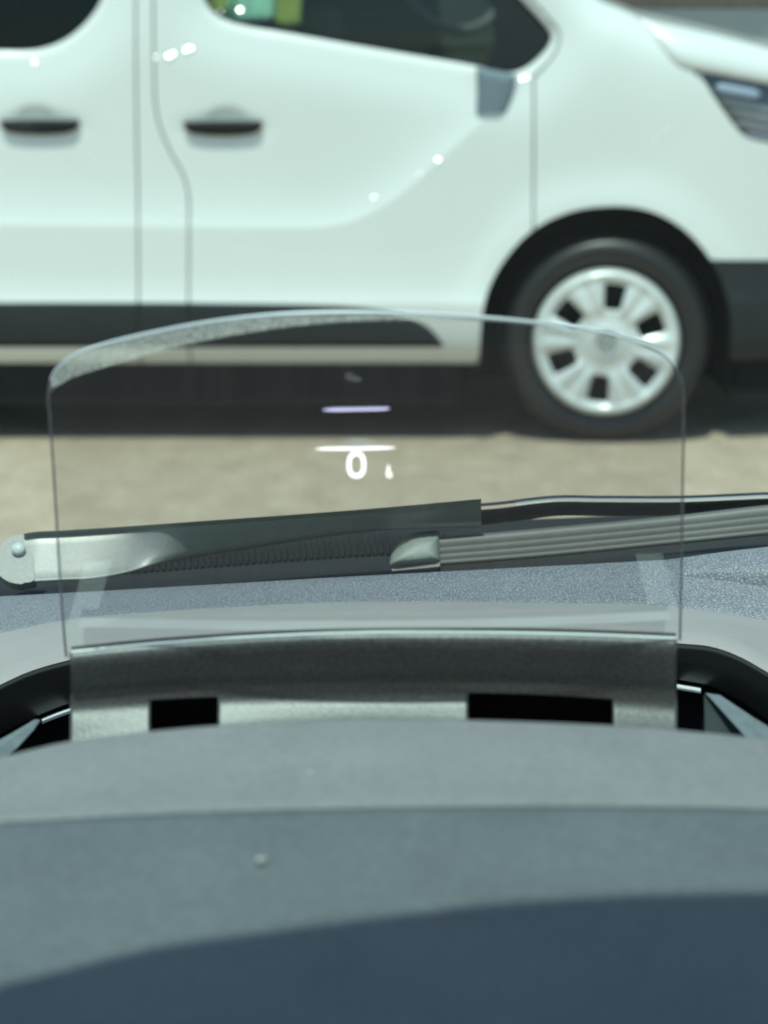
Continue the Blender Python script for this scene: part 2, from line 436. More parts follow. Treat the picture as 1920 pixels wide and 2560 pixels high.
# door handles
def handle(cx, parent, dv=0):
    o = np.vstack([cat_rom(pw([(cx-98, 304+dv), (cx, 302+dv), (cx+98, 303+dv)]), 4), cat_rom(pw([(cx+97, 318+dv), (cx+84, 331+dv), (cx+50, 338+dv), (cx, 340+dv), (cx-50, 338+dv), (cx-84, 331+dv), (cx-97, 318+dv)]), 4)])
    s = poly_sdf(o); z0 = W(cx, 322)[1]
    b = (o[:, 0].min()-.02, o[:, 0].max()+.02, o[:, 1].min()-.02, o[:, 1].max()+.02)
    def pos(x, z):
        d = np.maximum(-s(x, z), 0)
        return np.stack([x, np.full_like(x, YV + .004) - .006*(1-np.exp(-d/.006)), z], -1)
    sub(sheet('door_handle', s, b, .004, pos, M_HAND, parent, (0, .03, 0)))
M_HAND = plastic('handle_black', (.012, .012, .013), .5, .3, var=.1)
handle(557, fd); handle(98, sd, -3)
# black mouldings, bumper
def mpos(x, z):
    d = np.maximum(-sM(x, z), 0)
    return np.stack([x, white_y(x, z) - .001 - .006*(1-np.exp(-d/.018)), z], -1)
for cut, bnd in ((lambda x, z: sDf(x, z), (-.7, .25, .3, .7)), (lambda x, z: mx_(-(sDf(x, z)-.004), -(sDs(x, z)-.004), x+.5), (-.9, -.45, .3, .7)),
                 (lambda x, z: sDs(x, z), (-2.2, -.7, .3, .7))):
    VP(sheet('side_moulding', lambda x, z, cut=cut: mx_(sM(x, z), cut(x, z)), bnd, .007, mpos, M_BLACKP, van, (0, .04, 0)))
VP(sheet('bumper', lambda x, z: mx_(sBu(x, z), sS(x, z)+.004, -(sA(x, z)), .24 - z), (.9, 1.75, .2, .85), .008, wpos(-.006), M_BLACKP, van, (0, .05, 0)))
# mirror foot hanging below the window corner
mb = np.vstack([pw([(1192, 168)]), cat_rom(pw([(1291, 186), (1282, 235), (1268, 278), (1248, 315), (1228, 333), (1205, 339), (1188, 337)]), 5), pw([(1189, 300), (1193, 235)])])
sMb = poly_sdf(mb)
def mbpos(x, z):
    d = np.maximum(-sMb(x, z), 0)
    return np.stack([x, np.full_like(x, YV + .006) - .012*(1-np.exp(-d/.01)), z], -1)
sub(sheet('mirror_foot', sMb, (.2, .5, 1.0, 1.25), .004, mbpos, M_MIRR, fd, (0, .03, 0)))
# inner dark skin closing the gaps
VP(sheet('inner_panel', lambda x, z: mx_(sS(x, z)+.04, -(sWf(x, z)-.015), -(sWr(x, z)-.015), -(sA(x, z)-.02), -(sA2(x, z)-.02), -(sH(x, z)+.02), .30 - z), (-3.5, 1.7, .25, 2.0), .02, lambda x, z: np.stack([x, white_y(x, z)+.05, z], -1), M_JAMB, van))
# shell: roof, front, back and far side
def shell():
    near = [tuple(p) for p in S_pts]; bm = bmesh.new()
    a = []; 
    for (x, z) in near:
        yy = float(white_y(np.array([x]), np.array([z]))[0]) + .0
        a.append((bm.verts.new((x, yy, z)), bm.verts.new((x, yy+.25, z+ (.03 if z > 1.0 else 0))), bm.verts.new((x, 8.35, z + (.03 if z > 1.0 else 0))), bm.verts.new((x, 8.6, z))))
    for p, q in zip(a, a[1:]):
        xm = (p[0].co.x + q[0].co.x)/2; zm_ = (p[0].co.z + q[0].co.z)/2
        wind = (.17 < xm < .64) and zm_ > 1.33
        for k in range(3):
            if wind and k == 1: continue
            bm.faces.new((p[k], q[k], q[k+1], p[k+1]))
    return bm
VP(bm_obj('roof', shell(), M_WHITE, van, True))
far_cut = lambda x, z: mx_(sS(x, z), -(poly_sdf([(-.45, 1.42), (.2, 1.42), (.1, 1.78), (-.45, 1.8)])(x, z)), z_sl - z)
VP(sheet('cab_dark_sheet', lambda x, z: far_cut(x, z)+.02, (-3.5, 1.7, .2, 2.0), .04, lambda x, z: np.stack([x, 0*x + 8.5, z], -1), M_SEAT, van))  # dark sheet added to keep the far side of the cab dim
VP(sheet('far_side', far_cut, (-3.5, 1.7, .2, 2.0), .03, lambda x, z: np.stack([x, 0*x + 8.6, z], -1), M_WHITE, van, flip=True))
bm = bmesh.new(); box(bm, (-.9, 7.85, .36), (4.9, 1.4, .46)); VP(bm_obj('chassis', bm, M_DARK, van))
bm = bmesh.new(); box(bm, (-.89, 6.98, .28), (2.25, .42, .36)); box(bm, (1.32, 7.3, .29), (.40, .8, .34)); VP(bm_obj('sill_box', bm, M_DARK, van))
# wheel-arch liners
def liner(poly, y0, y1):
    V = []; F = []
    for (x, z) in poly: V += [(x, y0, z), (x, y1, z)]
    n = len(poly)
    for i in range(n-1): F.append((2*i, 2*i+1, 2*i+3, 2*i+2))
    F.append(tuple(2*i+1 for i in range(n)))
    return V, F
V_, F_ = liner([tuple(p) for p in arch_poly[:-2]], YV+.02, 7.15)
VP(mesh('wheel_arch', V_, F_, M_DARK, van))
V_, F_ = liner([(RWX + .385*math.cos(t), .33 + .385*math.sin(t)) for t in np.linspace(math.pi, 0, 40)], YV+.02, 7.15)
VP(mesh('wheel_arch', V_, F_, M_DARK, van))

# wheel
def wheel(cx, cy, cz, steer):
    wr = bpy.data.objects.new('wheel', None)
    # tyre: lathe
    RT, RH = .326, .226
    prof = [(RH-.004, .012), (RH+.012, -.004), (RH+.035, -.014), (.278, -.018), (.298, -.010), (.314, .006), (RT-.003, .028), (RT, .06), (RT, .16), (RT-.01, .19), (.30, .205), (.22, .20)]
    prof = cat_rom(prof, 4); seg = 96; bm = bmesh.new(); rings = []
    for (r, y) in prof:
        rings.append([bm.verts.new((r*math.cos(2*math.pi*k/seg), y, r*math.sin(2*math.pi*k/seg))) for k in range(seg)])
    for a, b in zip(rings, rings[1:]):
        for k in range(seg): bm.faces.new((a[k], a[(k+1) % seg], b[(k+1) % seg], b[k]))
    ty = bm_obj('tyre', bm, M_TYRE, None, True)
    # hubcap polar grid with six openings
    nr, na = 44, 360; PH = R(82)
    V = []; F = []
    def hh(r, th):
        q = r / RH
        a = (th - PH) / R(60); a = a - round(a); ang = abs(a) * R(60)       # 0 at opening centre
        s = r * math.sin(min(ang, R(30)))
        y = -.016
        y -= .014 * math.exp(-((q-.93)/.06)**2)                    # outer ring
        sp = 1 / (1 + math.exp(-(ang - R(15))/R(2.2)))               # spoke
        mid = math.exp(-((ang - R(30))/R(6.5))**2)                   # groove down the middle of a spoke
        band = math.exp(-((q-.66)/.24)**4)
        y -= (.017*sp - .009*mid) * band
        y -= .006*math.exp(-(q/.30)**6) 
        if q < .17: y += .003
        y -= .006*math.exp(-((q-.19)/.02)**2)
        if q > .97: y += .02*(q-.97)/.03
        return y
    for i in range(nr+1):
        r = RH * i / nr if i else .0005
        for k in range(na):
            th = 2*math.pi*k/na; V.append((r*math.cos(th), hh(r, th), r*math.sin(th)))
    def hole(r, th):
        q = r/RH; a = (th-PH)/R(60); a = a-round(a); s = q*math.tan(abs(a)*R(60))
        w_ = .125 + .02*(q-.6)/.2
        return .46 < q*math.cos(a*R(60)) < .81 and s < w_+.012
    for i in range(nr):
        for k in range(na):
            rm = RH*(i+.5)/nr; th = 2*math.pi*(k+.5)/na
            if hole(rm, th): continue
            k2 = (k+1) % na; F.append((i*na+k, i*na+k2, (i+1)*na+k2, (i+1)*na+k))
    V = [(a_, b_ - .006, c_ - .008) for a_, b_, c_ in V]
    hb = mesh('hubcap', V, F, M_HUB, None, True)
    sol = hb.modifiers.new('solid', 'SOLIDIFY'); sol.thickness = .006; sol.offset = 0
    bm = bmesh.new(); bmesh.ops.create_cone(bm, cap_ends=True, segments=48, radius1=.215, radius2=.215, depth=.04)
    bmesh.ops.rotate(bm, verts=bm.verts, matrix=Matrix.Rotation(R(90), 3, 'X')); bmesh.ops.translate(bm, verts=bm.verts, vec=(0, .05, 0))
    for k in range(5):
        c = (.055*math.cos(k*1.2566), .02, .055*math.sin(k*1.2566))
        box(bm, c, (.018, .03, .018))
    rm_ = bm_obj('rim', bm, M_DARK, None)
    bm = bmesh.new(); pts = [(.026*math.cos(t), -.034, .026*math.sin(t)*1.0) for t in np.linspace(0, 2*math.pi, 25)[:-1]]
    tube(bm, pts + [pts[0]], .0028, 6, False)
    dpt = [(0, -.036, .017), (.012, -.036, 0), (0, -.036, -.017), (-.012, -.036, 0), (0, -.036, .017)]
    tube(bm, dpt, .0024, 6, False)
    bmesh.ops.translate(bm, verts=bm.verts, vec=(0, -.004, -.008))
    em = bm_obj('wheel_emblem', bm, plastic('emblem_grey', (.22, .24, .24), .35, .6), None)
    out = wr; COL.objects.link(out)
    out.location = (cx, cy, cz); out.rotation_euler = (0, 0, steer)
    for o in (ty, hb, rm_, em): o.parent = out
    out.parent = van; out.matrix_parent_inverse = Matrix.Translation(-Vector(van.location))
wxc, wzc = W(1518, 851)
wheel(wxc, YV+.035, .3105, R(-3))
wheel(RWX, YV+.035, .3105, 0)

# headlamp
hl = VP(sheet('headlamp', sH, (.9, 1.65, .8, 1.2), .006, wpos(.05), plastic('lamp_black', (.02, .022, .028), .3, .5), van, (0, .02, 0)))
sub(sheet('lens', lambda x, z: sH(x, z), (.9, 1.65, .8, 1.2), .008, wpos(.002), M_HLENS, hl))
def lamp_bar(name, u0, v0, u1, v1, th, mat, off, r=.3):
    bm = bmesh.new(); P = []
    for t in np.linspace(0, 1, 12):
        x, z = W(u0+(u1-u0)*t, v0+(v1-v0)*t); P.append((x, float(white_y(np.array([x]), np.array([z]))[0])+off, z))
    tube(bm, P, [th*math.sqrt(max(.05, 1-(2*t-1)**6)) for t in np.linspace(0, 1, 12)], 10)
    sub(bm_obj(name, bm, mat, hl, True))
lamp_bar('light_strip', 1792, 216, 1908, 238, .015, plastic('lamp_white', (.62, .68, .80), .2, .6), .02)
M_LG = plastic('lamp_grey', (.36, .36, .42), .3, .5, var=.05)
for k, (a, b) in enumerate([((1803, 250), (2100, 312)), ((1822, 277), (2100, 338)), ((1842, 306), (2080, 358)), ((1866, 335), (2060, 374))]):
    lamp_bar('reflector_rib', a[0], a[1], b[0], b[1], .0085, M_LG, .04)
# inside the cab
def seat(x):
    bm = bmesh.new()
    box(bm, (x, 7.35, .95), (.14, .48, .75), Matrix.Rotation(R(-12), 3, 'Y'), .05)
    box(bm, (x+.28, 7.35, .66), (.5, .5, .16), None, .05)
    box(bm, (x-.09, 7.35, 1.43), (.09, .26, .18), None, .035)
    VP(bm_obj('cab_seat', bm, M_SEAT, van, True))
seat(-.14)
bm = bmesh.new()
st = Vector(at(1130, -62, 7.45)); tl = Matrix.Rotation(R(25), 3, 'Z') @ Matrix.Rotation(R(70), 3, 'X')
pts = [st + tl @ Vector((.19*math.cos(t), .19*math.sin(t), 0)) for t in np.linspace(0, 2*math.pi, 33)]
tube(bm, pts, .018, 8, False); box(bm, st, (.34, .06, .03), tl, .01)
VP(bm_obj('steering_wheel', bm, plastic('wheel_rim_grey', (.13, .125, .135), .5), van, True))
bm = bmesh.new(); box(bm, (.62, 7.6, 1.05), (.3, 1.5, .24), None, .07); box(bm, (.60, 7.15, 1.19), (.16, .3, .06), None, .02)
VP(bm_obj('cab_dashboard', bm, plastic('cab_dash', (.05, .052, .055), .8, .3), van, True))
def hanging(name, label, cat, u0, u1, v0, v1, y, mat, folds=3):
    x0, z1_ = at(u0, v0, y)[0], at(u0, v0, y)[2]; x1, z0_ = at(u1, v1, y)[0], at(u1, v1, y)[2]
    bm = bmesh.new(); n, m = 24, 16; gridv = []
    for i in range(n+1):
        rr = []
        for j in range(m+1):
            s, t = i/n, j/m
            rr.append(bm.verts.new((x0+(x1-x0)*s + .006*math.sin(t*5), y + .012*math.sin(s*folds*2*math.pi)+.01*math.sin(t*4), z1_+(z0_-z1_)*t - .006*math.sin(s*math.pi))))
        gridv.append(rr)
    for i in range(n):
        for j in range(m): bm.faces.new((gridv[i][j], gridv[i+1][j], gridv[i+1][j+1], gridv[i][j+1]))
    o = bm_obj(name, bm, mat, None, True); s_ = o.modifiers.new('s', 'SOLIDIFY'); s_.thickness = .008
    o['label'] = label; o['category'] = cat; return o
M_YEL = plastic('reflection_yellow', (.50, .48, .13), .8, .3, var=.1)  # coloured sheets stand in for yellow and green reflections in the glass
M_MINT = plastic('reflection_green', (.62, .92, .78), .8, .3, var=.08)
hanging('yellow_patch', 'added yellow vest hanging inside the van window behind the front seat', 'patch', 692, 752, -160, 60, 6.86, M_YEL)
hanging('swatch', 'added pale green towel hung inside the van window left of the yellow vest', 'swatch', 560, 690, -170, 48, 6.90, M_MINT, 2)
hanging('blotch', 'small added yellow cloth at the rear lower corner of the van side window', 'blotch', 520, 572, -120, 26, 6.85, M_YEL, 1)

# metal caps added on the paintwork, tilted so the sun glints in them
M_GLINT = plastic('sun_glint_cap', (.8, .82, .82), .32, .5, var=0); M_GLINT.node_tree.nodes['Principled BSDF'].inputs['Metallic'].default_value = 1
def drop(u, v, r, parent):  # one added sun-glint cap, facing halfway between camera and sun
    x, z = W(u, v); y = float(white_y(np.array([x]), np.array([z]))[0]) - .004
    p = Vector((x, y, z)); n = ((Vector((0, 0, CAM_H)) - p).normalized() + sund).normalized()
    bm = bmesh.new(); q = n.to_track_quat('Z', 'Y').to_matrix()
    rc = .06; rings = []
    top = bm.verts.new(p + n*.002)
    for k in range(1, 5):
        rr = r*k/4; h = .002 - (rc - math.sqrt(rc*rc-rr*rr))
        rings.append([bm.verts.new(p + q @ Vector((rr*math.cos(t), rr*math.sin(t), h))) for t in np.linspace(0, 2*math.pi, 17)[:-1]])
    rings.append([bm.verts.new(p + q @ Vector((r*.9*math.cos(t), r*.9*math.sin(t), -.004))) for t in np.linspace(0, 2*math.pi, 17)[:-1]])
    for k in range(16): bm.faces.new((top, rings[0][k], rings[0][(k+1) % 16]))
    for a, b in zip(rings, rings[1:]):
        for k in range(16): bm.faces.new((a[k], b[k], b[(k+1) % 16], a[(k+1) % 16]))
    sub(bm_obj('sun_glint_cap', bm, M_GLINT, parent, True))
for u, v, r, pr in [(82, 155, .0030, sd), (388, 144, .0022, fd), (420, 141, .0046, fd), (431, 136, .0035, fd), (464, 125, .0036, fd), (474, 121, .0042, fd), (548, 27, .0016, fd), (597, 25, .0062, fd), (1095, 400, .0036, fd), (936, 495, .0022, fd), (1306, 198, .0036, fd), (1318, 195, .0026, fd), (1050, 432, .0010, fd), (446, 524, .0010, fd)]:
    drop(u, v, r, pr)

# ================================================================ the car we sit in
car = empty('car', (0, 1.0, 0), 'car we look out of, its grey dashboard hood, head-up display glass and wiper', 'car')
def CP(o): keep_world(o, car); return o
def CS(o): return o

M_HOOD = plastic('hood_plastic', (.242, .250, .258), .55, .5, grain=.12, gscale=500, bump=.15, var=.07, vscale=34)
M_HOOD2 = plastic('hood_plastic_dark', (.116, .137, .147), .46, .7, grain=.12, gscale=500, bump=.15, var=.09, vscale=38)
def grain_mat():
    m, n, b = new_mat('dash_grain')
    vo = tex(n, 'voronoi', 620); vo.feature = 'DISTANCE_TO_EDGE'
    r = ramp(n, vo.outputs['Distance'], [(.0, (.15, .16, .185)), (.25, (.31, .325, .36))])
    no = tex(n, 'noise', 900, 2); r2 = ramp(n, no.outputs['Fac'], [(.35, (.75,)*3), (.65, (1.2,)*3)])
    mx = n.nodes.new('ShaderNodeMix'); mx.data_type = 'RGBA'; mx.blend_type = 'MULTIPLY'; mx.inputs[0].default_value = 1
    n.links.new(r.outputs[0], mx.inputs[6]); n.links.new(r2.outputs[0], mx.inputs[7]); n.links.new(mx.outputs[2], b.inputs['Base Color'])
    bp = n.nodes.new('ShaderNodeBump'); bp.inputs['Strength'].default_value = .8; bp.inputs['Distance'].default_value = .0006
    n.links.new(vo.outputs['Distance'], bp.inputs['Height']); n.links.new(bp.outputs[0], b.inputs['Normal'])
    b.inputs['Roughness'].default_value = .55; return m
M_GRAIN = grain_mat()
M_RIM = plastic('rim_plastic', (.38, .365, .36), .5, .4, grain=.04, gscale=900, var=.05, vscale=30)
M_WALL = plastic('well_plastic', (.030, .032, .030), .42, .6, var=.1)
M_PIT = plastic('well_black', (.003, .003, .004), .8, .1)
M_BRK = plastic('bracket_plastic', (.060, .064, .064), .43, 1.0, grain=.5, gscale=1000, bump=.13, var=.1, vscale=40); M_BRK.node_tree.nodes['Principled BSDF'].inputs['Specular Tint'].default_value = (.90, .97, 1, 1)
M_LIP = plastic('lip_plastic', (.70, .78, .78), .3, .5, var=.06, vscale=60)

# --- windscreen plane (slope), seen from inside
ZG, SL = .990, .657
def Yg(v):
    t = math.tan(PITCH + math.atan((v-1280)/FPX))
    return (ZG + SL - CAM_H) / (SL - t)
def on_glass(fv, off): return lambda u: Yg(fv(u)) + off

Dl = fu([(-2500, 1700), (-900, 1548), (0, 1491), (150, 1483), (900, 1440), (1450, 1411), (1920, 1386), (2900, 1350), (4000, 1330)])
Cl = fu([(-2500, 2300), (-900, 1790), (-400, 1655), (0, 1583), (160, 1551), (450, 1526), (850, 1506), (1300, 1507), (1700, 1519), (1920, 1551), (2300, 1625), (2900, 1800), (4000, 2300)])
CY = fu([(-2500, .68), (-900, .80), (0, .895), (850, .925), (1700, .90), (2900, .80), (4000, .68)])
us = list(np.linspace(-2500, 4000, 160))
mixf = lambda f, g_, t: (lambda u: f(u)*(1-t) + g_(u)*t)
plus = lambda f, d: (lambda u: f(u) + d)
DY = on_glass(Dl, -.004)
crz = fu([(-2500, 0), (1500, 0), (1650, .35), (1920, .35), (4000, .35)])
rows = [(plus(Dl, -14), plus(DY, .0), -.004), (plus(Dl, 0), plus(DY, -.004), 0), (mixf(Dl, Cl, .30), mixf(DY, CY, .30), 0), (mixf(Dl, Cl, .60), mixf(DY, CY, .60), 0), (mixf(Dl, Cl, .85), mixf(DY, CY, .85), -.0008), (Cl, CY, -.001), (plus(Cl, 60), plus(CY, .005), -.03)]
CP(loft('dashboard', rows, us, M_GRAIN, car))
# raised pad to the right of the display, its edge running off under the windscreen
pe = fu([(1560, 1424), (1700, 1438), (1800, 1450), (1920, 1466), (2300, 1505), (2900, 1600)])
usr = list(np.linspace(1480, 2900, 80))
lift = fu([(1480, -.004), (1640, -.0005), (1800, .004), (2900, .012)])
def pt_z(f, k):         # dashboard point at fraction k between windscreen line and rim line
    return (mixf(Dl, Cl, k), mixf(DY, CY, k))
Vp = []
kk = lambda u: (pe(u)-Dl(u))/max(Cl(u)-Dl(u), 1)
for t, lz in ((.03, .6), (.35, 1), (.8, 1), (.97, 1), (1.0, .75), (1.03, -.3)):
    for u in usr:
        k_ = kk(u)*t; p = at(u, Dl(u)*(1-k_)+Cl(u)*k_, DY(u)*(1-k_)+CY(u)*k_); Vp.append((p[0], p[1], p[2]+lift(u)*lz))
n_ = len(usr)
CP(mesh('dash_pad', Vp, [(j*n_+i, (j+1)*n_+i, (j+1)*n_+i+1, j*n_+i+1) for j in range(5) for i in range(n_-1)], M_GRAIN, car, True))

# --- rim round the display well
Al = fu([(-1200, 2350), (-600, 2010), (-250, 1830), (0, 1712), (60, 1684), (165, 1652), (450, 1622), (850, 1600), (1300, 1598), (1705, 1609), (1780, 1617), (1850, 1642), (1920, 1681), (2200, 1840), (2600, 2050), (3200, 2380)])
AY = fu([(-1200, .52), (-600, .62), (0, .745), (850, .80), (1700, .75), (2200, .67), (3200, .52)])
Bl = fu([(-1200, 2480), (-600, 2140), (-250, 1950), (0, 1836), (80, 1797), (165, 1763), (450, 1725), (850, 1700), (1300, 1690), (1705, 1702), (1780, 1718), (1850, 1752), (1920, 1800), (2200, 1960), (2600, 2180), (3200, 2500)])
usw = list(np.linspace(-1150, 3150, 260))
rows = [(plus(Cl, 30), plus(CY, .004), -.010), (plus(Cl, 2), plus(CY, -.003), .0), (plus(Cl, 6), plus(CY, -.008), .001), (mixf(Cl, Al, .35), mixf(CY, AY, .35), .002), (mixf(Cl, Al, .75), mixf(CY, AY, .75), .002), (plus(Al, -10), plus(AY, .004), .001), (Al, AY, 0)]
CP(loft('display_surround', rows, usw, M_RIM, car))
rows = [(plus(Al, 1), plus(AY, .0005), -.0004), (plus(Al, 5), plus(AY, -.004), 0), (plus(Al, 14), plus(AY, -.004), 0), (mixf(Al, Bl, .5), plus(AY, -.001), 0), (plus(Bl, -3), plus(AY, .0), 0), (plus(Bl, 0), plus(AY, .004), 0)]
CP(loft('well_wall', rows, usw, M_WALL, car))
# dark pit, and the pale lower ledge pieces left and right
rows = [(plus(Bl, -4), plus(AY, .006), 0), (plus(Bl, 160), plus(AY, .006), 0), (plus(Bl, 420), plus(AY, -.08), 0)]
CP(loft('well_floor', rows, usw, M_PIT, car))
rows = [(plus(Bl, 9), plus(AY, .002), 0), (plus(Bl, 16), plus(AY, -.002), 0), (plus(Bl, 24), plus(AY, -.001), 0)]
CP(loft('ledge_trim', rows, list(np.linspace(105, 180, 20)), M_LIP, car)); CP(loft('ledge_trim', rows, list(np.linspace(1692, 1752, 20)), M_LIP, car))
def pxplate(name, L, Yf, mat, parent, th=.002, tilt=(0, 1, -.3), smooth_pts=0):
    if smooth_pts: L = [tuple(p) for p in cat_rom(L, smooth_pts, True)]
    n = len(L); V = [at(u, v, Yf(u, v)) for u, v in L]; V += [(p[0]+tilt[0]*th, p[1]+tilt[1]*th, p[2]+tilt[2]*th) for p in V]
    F = [tuple(range(n)), tuple(range(2*n-1, n-1, -1))] + [(i, (i+1) % n, n+(i+1) % n, n+i) for i in range(n)]
    o = mesh(name, V, F, mat, parent)
    bm = bmesh.new(); bm.from_mesh(o.data); bmesh.ops.recalc_face_normals(bm, faces=bm.faces); bm.to_mesh(o.data); bm.free()
    return o
M_TRAY = plastic('tray_plastic', (.17, .205, .22), .5, .5, grain=.2, gscale=900, var=.15, vscale=60)
M_TRAYD = plastic('tray_dark', (.035, .05, .048), .6, .3, var=.2, vscale=50)
CP(pxplate('side_tray', [(-420, 2080), (-200, 1960), (0, 1850), (60, 1815), (86, 1799), (100, 1800), (84, 1824), (60, 1850), (42, 1870), (0, 1905), (-420, 2150)], lambda u, v: .655 - (v-1800)*.0004, M_TRAY, car))
CP(pxplate('side_tray', [(1764, 1732), (1800, 1738), (1850, 1772), (1920, 1818), (2200, 1985), (2350, 2080), (2350, 2200), (1920, 1880), (1880, 1856), (1868, 1846)], lambda u, v: .655 - (v-1730)*.0004, M_TRAY, car))
CP(pxplate('tray_web', [(1762, 1737), (1772, 1742), (1866, 1846), (1870, 1870), (1764, 1870)], lambda u, v: .659 - (v-1730)*.0003, M_TRAYD, car))

# --- instrument hood in the foreground
Nl = fu([(-2500, 2500), (-1200, 2160), (-400, 1965), (0, 1893), (150, 1858), (400, 1826), (850, 1800), (1300, 1804), (1700, 1826), (1920, 1848), (2300, 1900), (3200, 2120), (4500, 2500)])
Kl = fu([(-2500, 2420), (-1200, 2150), (0, 2052), (500, 2026), (960, 2014), (1400, 2010), (1920, 2018), (3000, 2100), (4500, 2350)])
ush = list(np.linspace(-2500, 4500, 150))
Kl2 = lambda u: max(Kl(u), Nl(u)+60)
cst = lambda c: (lambda u: c)
lev = lambda d: (lambda u: Kl2(u) + d)
rows = [(plus(Nl, 60), cst(.508), -.030), (plus(Nl, 12), cst(.508), 0), (Nl, cst(.505), 0), (plus(Nl, 8), cst(.499), 0), (mixf(Nl, Kl2, .5), cst(.472), 0), (mixf(Nl, Kl2, .85), cst(.453), 0), (lev(-8), cst(.4445), 0), (lev(4), cst(.4425), 0)]
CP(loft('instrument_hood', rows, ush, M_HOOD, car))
rows = [(lev(0), cst(.4435), -.003), (lev(5), cst(.4412), 0.000), (lev(24), cst(.4375), .0), (lev(130), cst(.4245), 0), (lev(330), cst(.4005), 0), (lev(560), cst(.372), 0), (lev(1000), cst(.315), 0), (lev(1700), cst(.25), -.01), (lev(1900), cst(.25), -.12)]
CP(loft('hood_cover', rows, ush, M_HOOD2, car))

# --- display bracket in front of the glass
usb = list(np.linspace(178, 1690, 190))
def edge_u(u): return u
lip = fu([(160, 1640), (300, 1625), (600, 1602), (850, 1591), (1150, 1589), (1450, 1594), (1700, 1604)])
bz = fu([(160, 1766), (500, 1744), (850, 1735), (1300, 1735), (1700, 1760)])
Nb = lambda u: Nl(u) + 30
def side_skew(v):   # sides taper
    return 0
rows = [(plus(lip, 4), cst(.6044), 0), (plus(lip, 14), cst(.6036), 0), (mixf(lip, bz, .5), cst(.6062), 0), (plus(bz, -40), cst(.6080), 0), (plus(bz, -12), cst(.6083), 0), (plus(bz, 14), cst(.6075), 0), (plus(bz, 44), cst(.6052), 0), (Nb, cst(.5992), 0), (plus(Nb, 12), cst(.5950), 0)]
slots = [(377, 547), (1168, 1533)]
fin = []
def dropf(j, u):
    return j >= 4*5+2 and any(a-2 < u < b-4 for a, b in slots)
bk = CP(loft('display_bracket', rows, usb, M_BRK, car, drop=dropf, dense=5))
sol = bk.modifiers.new('s', 'SOLIDIFY'); sol.thickness = .0022; sol.offset = 1
rows = [(plus(lip, -12), cst(.6078), 0), (plus(lip, -9), cst(.6072), 0), (plus(lip, 6), cst(.6040), 0), (plus(lip, 10), cst(.6031), 0), (plus(lip, 14), cst(.6032), 0)]
CS(loft('lip', rows, usb, M_LIP, bk))
rows = [(plus(lip, -21), cst(.6085), 0), (plus(lip, -10), cst(.6080), 0)]
CS(loft('gasket', rows, usb, M_WALL, bk))
for (a, b) in slots:
    n0 = list(np.linspace(a-6, b+6, 20))
    CS(loft('slot', [(plus(bz, 0), cst(.616), 0), (plus(bz, 130), cst(.616), 0)], n0, M_PIT, bk))

M_REFLECT = plastic('reflector_pale', (.45, .50, .48), .5, .4)  # hidden pale plates, added to show as reflections in the combiner glass
for a_, b_ in ((50, 135), (1722, 1806)):
    CS(loft('reflector_plate', [(plus(Nb, 14), cst(.5990), -.002), (plus(Nb, 60), cst(.583), 0), (plus(Nb, 75), cst(.572), 0)], list(np.linspace(a_, b_, 8)), M_REFLECT, bk))
CS(loft('reflector_strip', [(plus(Nb, 12), cst(.5950), 0), (plus(Nb, 24), cst(.5915), 0)], usb, M_REFLECT, bk))  # unseen pale strip added for the hazy reflection low in the glass
# --- combiner glass
comb = [(165, 1650), (158, 1560), (146, 1380), (134, 1180), (126, 1060), (121, 985), (127, 950), (148, 915), (195, 884), (262, 860), (380, 832), (520, 806), (680, 788), (830, 781), (1000, 781), (1200, 792), (1380, 808), (1500, 826), (1590, 848), (1648, 876), (1686, 912), (1704, 955), (1709, 1010), (1707, 1200), (1704, 1420), (1700, 1615)]
cpoly = np.vstack([cat_rom(comb, 6), [(1400, 1605)], [(1000, 1600)], [(600, 1612)], [(300, 1635)]])
sC = poly_sdf(cpoly)
def gy(u, v): return .6095 - .050*(1600-v)/820 + .004*((u-930)/790)**2 - .0
def gpos(off=0): return lambda u, v: atn(u, v, gy(u, v)+off)
cg = CP(sheet('combiner_glass', sC, (100, 1730, 760, 1660), 10, gpos(), M_COMB, car))
M_EDGE = plastic('glass_edge_frosted', (.52, .56, .52), .5, .5, grain=.35, gscale=1600, var=.08)
M_EDGE2 = plastic('glass_edge_line', (.33, .40, .46), .35, .5, var=.1)
eo = [(122, 985), (127, 950), (148, 915), (195, 884), (262, 860), (380, 832), (520, 806), (680, 788), (830, 781), (1000, 781), (1200, 792), (1380, 808)]
ei = [(1380, 813), (1200, 803), (1000, 802), (850, 806), (723, 817), (579, 838), (434, 869), (318, 901), (231, 927), (174, 947), (139, 968)]
ep = np.vstack([cat_rom(eo, 6), cat_rom(ei, 6)])
def edge_glass():
    m, n, b = new_mat('frosted_edge_glass'); out = n.nodes['Material Output']
    b.inputs['Base Color'].default_value = (.66, .70, .66, 1); b.inputs['Roughness'].default_value = .5
    tr = n.nodes.new('ShaderNodeBsdfTransparent'); tr.inputs[0].default_value = (.85, .88, .86, 1)
    no = tex(n, 'noise', 1500, 2); r = ramp(n, no.outputs['Fac'], [(.3, (.12,)*3), (.7, (.60,)*3)])
    mx = n.nodes.new('ShaderNodeMixShader'); n.links.new(r.outputs[0], mx.inputs[0]); n.links.new(tr.outputs[0], mx.inputs[1]); n.links.new(b.outputs[0], mx.inputs[2]); n.links.new(mx.outputs[0], out.inputs[0])
    return m
